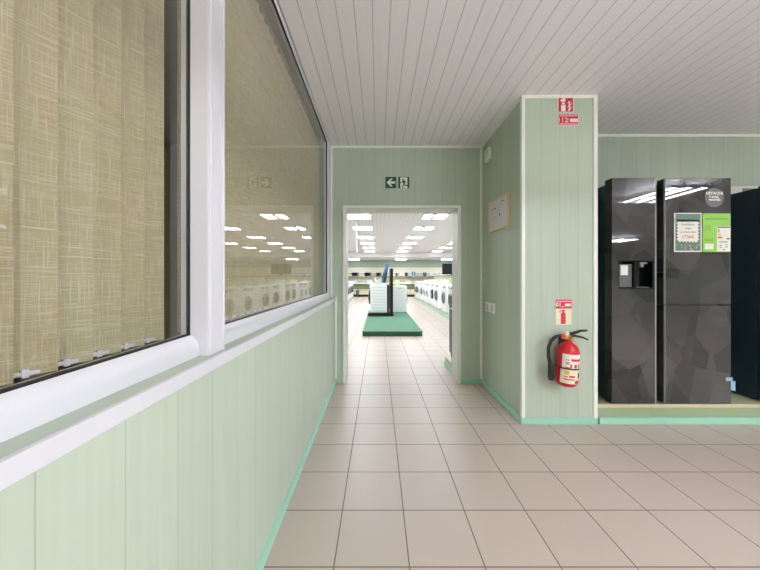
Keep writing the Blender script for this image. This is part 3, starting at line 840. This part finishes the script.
# ================================================================== HALL: PLATFORMS
PX0, PX1, PY0, PY1, PZ = -0.32, 0.90, 6.02, 9.75, 0.112
r = thing('display_platform', 'low green carpeted platform in the middle of the aisle', 'platform', (0.29, 7.9, 0))
B(PX0 + 0.01, PX1 - 0.01, PY0 + 0.01, PY1 - 0.01, 0.0, 0.095).build('plinth', M['signgreen'], r)
B(PX0 + 0.008, PX1 - 0.008, PY0 + 0.008, PY1 - 0.008, 0.095, PZ).build('carpet_top', M['carpet'], r)
ed = MB().box(PX0, PX1, PY0, PY0 + 0.02, 0.088, PZ + 0.003).box(PX0, PX0 + 0.02, PY0, PY1, 0.088, PZ + 0.003).box(PX1 - 0.02, PX1, PY0, PY1, 0.088, PZ + 0.003)
ed.build('edge_trim', M['olive'], r)
r = thing('display_platform', 'long low plinth with teal edge under the washer row', 'platform', (2.4, 11.3, 0))
B(2.012, 2.75, 5.85, 16.8, 0.0, 0.105).build('plinth', M['oliveTop'], r)
B(1.998, 2.013, 5.84, 16.8, 0.0, 0.075, bev=0.003).build('skirting', M['teal'], r)
r = thing('display_platform', 'low beige plinth just inside the doorway under the grey dishwasher', 'platform', (1.2, 3.85, 0))
B(0.912, 1.62, DB + 0.005, 4.07, 0.0, 0.112).build('plinth', M['oliveTop'], r)
MB().box(0.898, 0.913, DB + 0.012, 4.085, 0.0, 0.055, bev=0.003).box(0.898, 1.62, 4.069, 4.085, 0.0, 0.055, bev=0.003).build('skirting', M['teal'], r)
r = thing('display_platform', 'low plinth with teal edge on the opposite side of the aisle', 'platform', (-1.7, 13, 0))
B(-2.1, -1.345, 10.4, 16.6, 0.0, 0.115).build('plinth', M['oliveTop'], r)
B(-1.346, -1.331, 10.4, 16.6, 0.0, 0.06, bev=0.003).build('skirting', M['teal'], r)

# grey dishwasher inside the doorway
r = thing('dishwasher', 'dark grey slim dishwasher just inside the doorway', 'dishwasher', (1.2, 3.81, 0.113))
B(0.965, 1.50, DB + 0.02, 3.985, 0.135, 0.955, bev=0.004).build('body', M['dkgrey'], r)
dd = B(0.945, 0.966, DB + 0.025, 3.98, 0.20, 0.83, bev=0.003).build('door', M['dkgrey'], r)
B(0.928, 0.940, 3.68, 3.92, 0.775, 0.790, bev=0.003).box(0.938, 0.947, 3.70, 3.72, 0.775, 0.79).box(0.938, 0.947, 3.88, 3.90, 0.775, 0.79).build('handle', M['chrome'], dd)
B(0.945, 0.966, DB + 0.025, 3.98, 0.835, 0.945, bev=0.003).build('control_panel', M['black'], r)
B(0.97, 1.45, DB + 0.04, 3.96, 0.113, 0.136).build('base', M['black'], r)

# ------------------------------------------------------------------ washing machines
def make_washer(label, group, ring, glass, card=None):
    """front at y=0 facing -y, 0.6 wide, stands on z=0"""
    r = thing('washing_machine', label, 'washing machine', (0, 0, 0), group)
    B(-0.298, 0.298, 0.0, 0.55, 0.02, 0.85, bev=0.012).build('cabinet', M['appl'], r)
    B(-0.29, 0.29, -0.012, 0.012, 0.725, 0.842, bev=0.006).build('control_panel', M['appl'], r)
    cp = r.children[-1]
    B(-0.275, -0.10, -0.015, -0.010, 0.74, 0.825, bev=0.002).build('detergent_drawer', M['appl2'], cp)
    MB().lathe([(0.030, -0.034), (0.034, -0.028), (0.034, -0.011)], (0.0, 0, 0.785), axis='Y', n=20).build('dial', M['chrome'], cp)
    B(0.08, 0.25, -0.0135, -0.011, 0.755, 0.815).build('display', M['black'], cp)
    do = MB().lathe([(0.128, -0.048), (0.138, -0.054), (0.168, -0.046), (0.180, -0.018), (0.180, 0.004)], (0, 0, 0.45), axis='Y', n=36, cap=False).build('door', M[ring], r)
    MB().lathe([(0.0, -0.062), (0.05, -0.058), (0.095, -0.048), (0.130, -0.030), (0.134, -0.01)], (0, 0, 0.45), axis='Y', n=36).build('door_glass', M[glass], do)
    B(0.142, 0.170, -0.062, -0.040, 0.42, 0.48, bev=0.004).build('door_handle', M['silver'], do)
    B(-0.28, 0.28, 0.002, 0.03, 0.02, 0.10).build('kick_panel', M['appl2'], r)
    for x in (-0.24, 0.24):
        for y in (0.06, 0.48):
            MB().lathe([(0.022, 0.0), (0.022, 0.02)], (x, y, 0), n=10).build('foot', M['black'], r)
    return r

def price_stand(x, y, z, label, mat, rz=0):
    r = thing('price_tent', label, 'price card', (0, 0, 0), 'price cards on the machines')
    for s in (-1, 1):
        m = MB().prism([(-0.03, 0.0), (0.03, 0.0), (0.05, 0.15), (-0.012, 0.15)], -0.001, 0.001)
        m.rot(Matrix.Rotation(math.radians(s * 24), 4, 'Y')).shift(s * 0.035, 0, 0.03)
        m.build('card', M[mat], r)
    B(-0.10, 0.10, -0.035, 0.035, 0.0, 0.012, bev=0.002).build('card_base', M['appl2'], r)
    B(-0.03, 0.03, -0.012, 0.012, 0.012, 0.045).build('card_clip', M['appl2'], r)
    r.location = (x, y, z); r.rotation_euler = (0, 0, rz)
    return r

ys = [6.30, 7.24, 8.34, 9.23, 10.40, 11.17, 12.25, 13.0, 13.9, 14.75, 15.5, 16.3]
proto = {}
def place_washer(x, y, z, rz, label, group, kind):
    if kind not in proto:
        proto[kind] = make_washer(label, group, *kind); o = proto[kind]
    else: o = copy_tree(proto[kind])
    o['label'] = label; o['group'] = group
    o.location = (x, y, z); o.rotation_euler = (0, 0, rz)
    return o
KD = [('midgrey', 'doorglass'), ('appl2', 'doorglass2'), ('black', 'doorglass')]
pick = [0, 0, 0, 0, 0, 2, 1, 1, 0, 1, 2, 0]
ordinal = ['first', 'second', 'third', 'fourth', 'fifth', 'sixth', 'seventh', 'eighth', 'ninth', 'tenth', 'eleventh', 'twelfth', 'thirteenth']
for i, y in enumerate(ys):
    k = KD[pick[i]]
    dn = {'midgrey': 'grey-rimmed', 'appl2': 'pale', 'black': 'black-rimmed'}[k[0]]
    place_washer(2.03, y, 0.105, -math.pi / 2, 'white washing machine with %s door, %s of the teal-edged row from the doorway' % (dn, ordinal[i]), 'washing machine row along the aisle', k)
for i, y in enumerate((10.9, 11.6, 12.3, 13.05, 13.8, 14.6, 15.4, 16.1)):
    k = KD[0 if i % 3 else 2]
    place_washer(-1.36, y, 0.115, math.pi / 2, 'white washing machine facing the washer row across the aisle, %s from its near end' % ordinal[i], 'washing machines across the aisle', k)
for i, k in enumerate((1, 2, 3, 5)):
    price_stand(2.28, ys[k], 0.9555, 'pale green price card on the %s washing machine of the teal-edged row' % ordinal[k], 'palegreen', -math.pi / 2 + 0.9)
# little white cartons on some machines of the row
for i, k in enumerate((0, 4, 6, 8)):
    b = B(2.16, 2.42, ys[k] - 0.14, ys[k] + 0.14, 0.956, 0.956 + 0.16 - 0.02 * i, bev=0.004).build('carton', M['paper'])
    tag(b, 'small white carton on the %s washing machine of the teal-edged row' % ordinal[k], 'box', 'cartons on the washer row')

# ------------------------------------------------------------------ on the green platform
r = thing('display_stand', 'black upright display stand with a base plate on the green platform', 'display stand', (0.07, 8.45, PZ))
B(-0.275, 0.42, 8.20, 8.82, PZ + 0.001, PZ + 0.085, bev=0.004).build('base_plate', M['black'], r)
B(0.335, 0.415, 8.22, 8.80, PZ + 0.08, 1.425, bev=0.004).build('upright_panel', M['black'], r)
zt = PZ + 0.086
r = thing('washing_machine', 'white washing machine with ribbed side standing on the black display stand', 'washing machine', (0.02, 8.5, zt))
bb = B(-0.215, 0.245, 8.25, 8.80, zt + 0.01, zt + 0.80, bev=0.012).build('cabinet', M['appl'], r)
rb = MB()
for k in range(9): rb.box(-0.15, 0.20, 8.238, 8.252, zt + 0.06 + 0.08 * k, zt + 0.072 + 0.08 * k, bev=0.003)
rb.build('side_ribs', M['appl2'], bb)
B(-0.235, -0.214, 8.26, 8.79, zt + 0.68, zt + 0.79, bev=0.005).build('control_panel', M['appl'], r)
dd = MB().lathe([(0.150, -0.255), (0.160, -0.262), (0.195, -0.252), (0.205, -0.225), (0.205, -0.212)], (0, 8.52, zt + 0.42), axis='X', n=32, cap=False).build('door', M['black'], r)
MB().lathe([(0.0, -0.285), (0.08, -0.275), (0.152, -0.240), (0.156, -0.22)], (0, 8.52, zt + 0.42), axis='X', n=32).build('door_glass', M['doorglass'], dd)
bk = B(0.245, 0.30, 8.27, 8.78, zt + 0.04, zt + 0.76, bev=0.004).build('rear_panel', M['black'], r)
MB().tube([(0.305, 8.32, zt + 0.70), (0.318, 8.31, zt + 0.5), (0.312, 8.33, zt + 0.25), (0.305, 8.34, zt + 0.1)], 0.012, 8).build('drain_hose', M['midgrey'], bk)
for x in (-0.17, 0.2):
    for y in (8.30, 8.74): MB().lathe([(0.02, zt), (0.02, zt + 0.012)], (x, y, 0), n=10).build('foot', M['black'], r)
price_stand(-0.02, 8.5, zt + 0.801, 'white price card on the ribbed washing machine on the stand', 'paper', 0.5)
r = thing('leaflet_board', 'blue leaflet board leaning against the top of the black upright', 'leaflet board', (0.27, 8.45, zt + 0.80))
m = MB().box(-0.012, 0.012, -0.09, 0.09, 0.0, 0.54, bev=0.003)
m2 = MB().box(-0.0145, -0.0125, -0.07, 0.07, 0.12, 0.46)
m3 = MB().box(-0.013, 0.013, -0.0925, -0.0895, 0.02, 0.30)
R_ = Matrix.Rotation(math.radians(11), 4, 'Y') @ Matrix.Rotation(math.radians(-32), 4, 'Z')
m.rot(R_).shift(0.155, 8.45, zt + 0.822).build('board', M['blue'], r)
m2.rot(R_).shift(0.155, 8.45, zt + 0.822).build('leaflet_print', M['bluepale'], r)
m3.rot(R_).shift(0.155, 8.45, zt + 0.822).build('edge_grip', M['sidesteel'], r)

r = thing('tumble_dryer', 'plain white dryer standing behind the black upright on the green platform', 'dryer', (0.60, 9.35, PZ))
B(0.37, 0.87, 9.10, 9.66, PZ + 0.012, PZ + 0.80, bev=0.010).build('cabinet', M['appl'], r)
B(0.62, 0.74, 9.096, 9.101, PZ + 0.72, PZ + 0.745).build('maker_plate', M['appl2'], r)
B(0.865, 0.888, 9.12, 9.64, PZ + 0.66, PZ + 0.79, bev=0.004).build('control_panel', M['appl2'], r)
MB().lathe([(0.0, 0.915), (0.15, 0.905), (0.20, 0.88), (0.20, 0.865)], (0, 9.38, PZ + 0.40), axis='X', n=28).build('door', M['doorglass2'], r)
for x in (0.42, 0.82):
    for y in (9.16, 9.6): MB().lathe([(0.02, PZ + 0.001), (0.02, PZ + 0.014)], (x, y, 0), n=10).build('foot', M['black'], r)
price_stand(0.59, 9.3, PZ + 0.801, 'yellow-green price card on the plain white dryer', 'yellowgreen', 0.3)

# hanging conduit
r = thing('cable_drop', 'thin white cable rod hanging from the hall ceiling', 'cable rod', (-0.555, 7.75, 1.80))
MB().tube([(-0.555, 7.75, CZ - 0.004), (-0.555, 7.75, 1.86)], 0.016, 8).build('rod', M['pvc'], r)
MB().lathe([(0.014, 1.80), (0.026, 1.815), (0.026, 1.85), (0.018, 1.875)], (-0.555, 7.75, 0), n=12).build('plug', M['pvc'], r)
MB().lathe([(0.05, CZ - 0.014), (0.05, CZ - 0.002)], (-0.555, 7.75, 0), n=16).build('ceiling_rose', M['pvc'], r)

# ------------------------------------------------------------------ far end of the hall
r = thing('wall_shelf', 'long shelf with cream back board along the far end of the hall', 'shelf', (2.5, 21.5, 1.2))
B(-5.9, 11.9, 21.74, 21.79, 0.55, 1.88).build('back_board', M['cream'], r)
B(-5.9, 11.9, 21.20, 21.74, 1.20, 1.255, bev=0.004).build('shelf_board', M['shelf'], r)
B(-5.9, 11.9, 21.70, 21.741, 1.43, 1.455).build('hanging_rail', M['shelf'], r)
SZ = 1.2555
def mw(px, w, label):
    x = xpx(px, 21.4)
    r = thing('microwave', label, 'microwave', (x, 21.45, SZ), 'black microwaves on the far shelf')
    B(x - w / 2, x + w / 2, 21.28, 21.60, SZ + 0.006, SZ + 0.25, bev=0.008).build('body', M['black'], r)
    dd = B(x - w / 2 + 0.01, x + w / 2 - 0.11, 21.265, 21.281, SZ + 0.02, SZ + 0.24).build('door', M['blackgloss'], r)
    B(x + w / 2 - 0.105, x + w / 2 - 0.01, 21.268, 21.281, SZ + 0.02, SZ + 0.24).build('control_panel', M['dkgrey'], r)
    for s in (-1, 1): B(x + s * (w / 2 - 0.05) - 0.02, x + s * (w / 2 - 0.05) + 0.02, 21.3, 21.58, SZ, SZ + 0.007).build('foot', M['black'], r)
mw(355.4, 0.47, 'wide black microwave on the far shelf, nearest the aisle machines')
mw(367.8, 0.44, 'black microwave on the far shelf, middle of the three')
mw(378.6, 0.36, 'small black microwave on the far shelf above the ribbed washing machine')
def small(px, w, h, mat, name, label, d=21.4, z=SZ):
    x = xpx(px, d)
    r = thing(name, label, name.replace('_', ' '), (x, d + 0.03, z), 'small appliances on the far shelf')
    if name == 'kettle':
        MB().lathe([(w * .42, 0), (w * .5, h * .12), (w * .42, h * .7), (w * .3, h * .92), (w * .08, h)], (x, d + 0.03, z), n=18).build('jug', M[mat], r)
        MB().tube([(x + w * .36, d + .03, z + h * .82), (x + w * .72, d + .03, z + h * .8), (x + w * .74, d + .03, z + h * .35), (x + w * .44, d + .03, z + h * .2)], 0.014, 8).build('handle', M['black'], r)
    elif name == 'toaster':
        B(x - w / 2, x + w / 2, d - 0.07, d + 0.13, z + 0.01, z + h, bev=0.03, seg=3).build('body', M[mat], r)
        B(x - w / 2 + 0.04, x + w / 2 - 0.04, d - 0.0, d + 0.02, z + h - 0.004, z + h + 0.002).build('slot', M['black'], r)
        B(x - w / 2 + .03, x + w / 2 - .03, d - .05, d + .11, z, z + .012).build('base', M['black'], r)
    elif name == 'coffee_maker':
        B(x - w / 2, x + w / 2, d + 0.02, d + 0.2, z, z + h, bev=0.008).build('body', M[mat], r)
        B(x - w / 2, x + w / 2, d - 0.10, d + 0.03, z + h * .72, z + h, bev=0.008).build('brew_head', M[mat], r)
        MB().lathe([(w * .3, 0.012), (w * .38, h * .25), (w * .25, h * .5)], (x, d - 0.05, z), n=16).build('jug', M['doorglass'], r)
        B(x - w / 2, x + w / 2, d - 0.12, d + 0.03, z, z + 0.012).build('base', M[mat], r)
    elif name == 'fan':
        MB().lathe([(w * .30, 0), (w * .30, 0.02), (0.02, 0.03), (0.02, h * .35)], (x, d + 0.05, z), n=18).build('base', M['pvc'], r)
        MB().lathe([(w * .46, d - 0.02), (w * .5, d), (w * .5, d + 0.05), (w * .40, d + 0.08)], (x, 0, z + h * .6), axis='Y', n=26).build('guard', M[mat], r)
        MB().lathe([(w * .12, d - 0.03), (w * .14, d - 0.02)], (x, 0, z + h * .6), axis='Y', n=14).build('hub', M['pvc'], r)
    else:
        B(x - w / 2, x + w / 2, d - 0.06, d + 0.16, z + 0.008, z + h, bev=0.01).build('body', M[mat], r)
        B(x - w / 2 + 0.03, x + w / 2 - 0.03, d - 0.066, d - 0.058, z + h * .45, z + h * .8).build('front_panel', M['midgrey'], r)
        B(x - w / 2 + 0.02, x + w / 2 - 0.02, d - 0.05, d + 0.15, z, z + 0.009).build('base', M['black'], r)
    return r
small(396.6, 0.16, 0.24, 'dkgrey', 'kettle', 'dark kettle on the far shelf just past the black upright')
small(401.3, 0.22, 0.19, 'appl', 'toaster', 'white toaster on the far shelf beside the dark kettle')
small(406.4, 0.17, 0.25, 'black', 'coffee_maker', 'small black coffee maker on the far shelf beside the blue fan')
small(413.6, 0.30, 0.30, 'blue', 'fan', 'round blue fan on the far shelf')
small(419.2, 0.20, 0.22, 'appl2', 'kettle', 'pale grey kettle on the far shelf beside the blue fan')
small(424.8, 0.24, 0.26, 'midgrey', 'coffee_maker', 'grey coffee maker on the far shelf above the washer row')
small(431.0, 0.26, 0.18, 'appl', 'toaster', 'white toaster on the far shelf above the washer row')
small(437.0, 0.22, 0.22, 'appl2', 'kettle', 'steel kettle on the far shelf nearest the television')
small(386.0, 0.16, 0.2, 'appl', 'kettle', 'white kettle on the far shelf beside the smallest microwave')

# low counter under the shelf
r = thing('display_counter', 'long white counter in front of the far shelf', 'counter', (1.0, 19.0, 0))
B(-5.0, 7.0, 18.7, 19.3, 0.755, 0.80, bev=0.004).build('counter_top', M['appl'], r)
B(-5.0, 7.0, 19.26, 19.29, 0.02, 0.755).build('back_panel', M['olive'], r)
for x in (-4.96, -2.2, 0.6, 3.4, 6.96): B(x - 0.03, x + 0.03, 18.74, 18.80, 0, 0.755).build('leg', M['appl2'], r)
B(-5.0, 7.0, 18.85, 19.24, 0.36, 0.40).build('lower_shelf', M['cream'], r)
for i, (a, b, lab) in enumerate(((-1.95, -1.28, 'nearest the aisle machines'), (-1.22, 0.35, 'behind the ribbed washing machine'), (1.68, 2.30, 'beside the end of the washer row'))):
    k = B(a, b, 18.0, 18.5, 0.0, 0.14, bev=0.004).build('low_plinth', M['black'])
    tag(k, 'low black plinth in front of the far counter, %s' % lab, 'plinth', 'black plinths at the far end')
    nb = 2 if b - a > 0.8 else 1
    for j in range(nb):
        w = (b - a) / nb
        q = B(a + w * j + 0.08, a + w * (j + 1) - 0.08, 18.06, 18.42, 0.141, 0.36 - 0.04 * j, bev=0.005).build('carton', M['tan'])
        tag(q, 'tan carton on the low black plinth %s%s' % (lab, ('', ', lower of its pair')[j]), 'box', 'tan cartons at the far end')
for i, (px, w, h, lab) in enumerate(((354.6, 0.26, 0.20, 'beside the machines across the aisle'), (363.0, 0.14, 0.12, 'between two larger white boxes'), (369.3, 0.36, 0.22, 'close to the ribbed washing machine'),
                                     (396.5, 0.3, 0.2, 'behind the plain white dryer'), (408.0, 0.3, 0.16, 'just past the plain white dryer'))):
    x = xpx(px, 18.95)
    q = B(x - w / 2, x + w / 2, 18.82, 19.1, 0.801, 0.80 + h, bev=0.01).build('carton', M['appl'])
    tag(q, 'white box on the far white counter, %s' % lab, 'box', 'white boxes on the far counter')

# television on a cabinet behind the washer row
r = thing('media_cabinet', 'tall sand-coloured cabinet behind the washer row carrying the television', 'cabinet', (3.5, 14.9, 0))
B(2.85, 4.4, 14.66, 15.15, 0.0, 1.22).build('cabinet_body', M['sand'], r)
B(2.80, 4.45, 14.60, 15.18, 1.22, 1.268, bev=0.004).build('cabinet_top', M['shelf'], r)
for x in (2.87, 3.64): B(x, x + 0.74, 14.645, 14.661, 0.05, 1.2, bev=0.003).build('door', M['sand'], r)
r = thing('television', 'dark television on the sand-coloured cabinet behind the washer row', 'television', (3.45, 14.8, 1.268))
B(3.16, 4.14, 14.74, 14.80, 1.32, 1.85, bev=0.008).build('casing', M['black'], r)
B(3.18, 4.12, 14.735, 14.742, 1.345, 1.835).build('screen', M['screen'], r)
MB().box(3.4, 3.9, 14.66, 14.92, 1.269, 1.283, bev=0.003).box(3.60, 3.70, 14.77, 14.81, 1.28, 1.33).build('stand', M['black'], r)
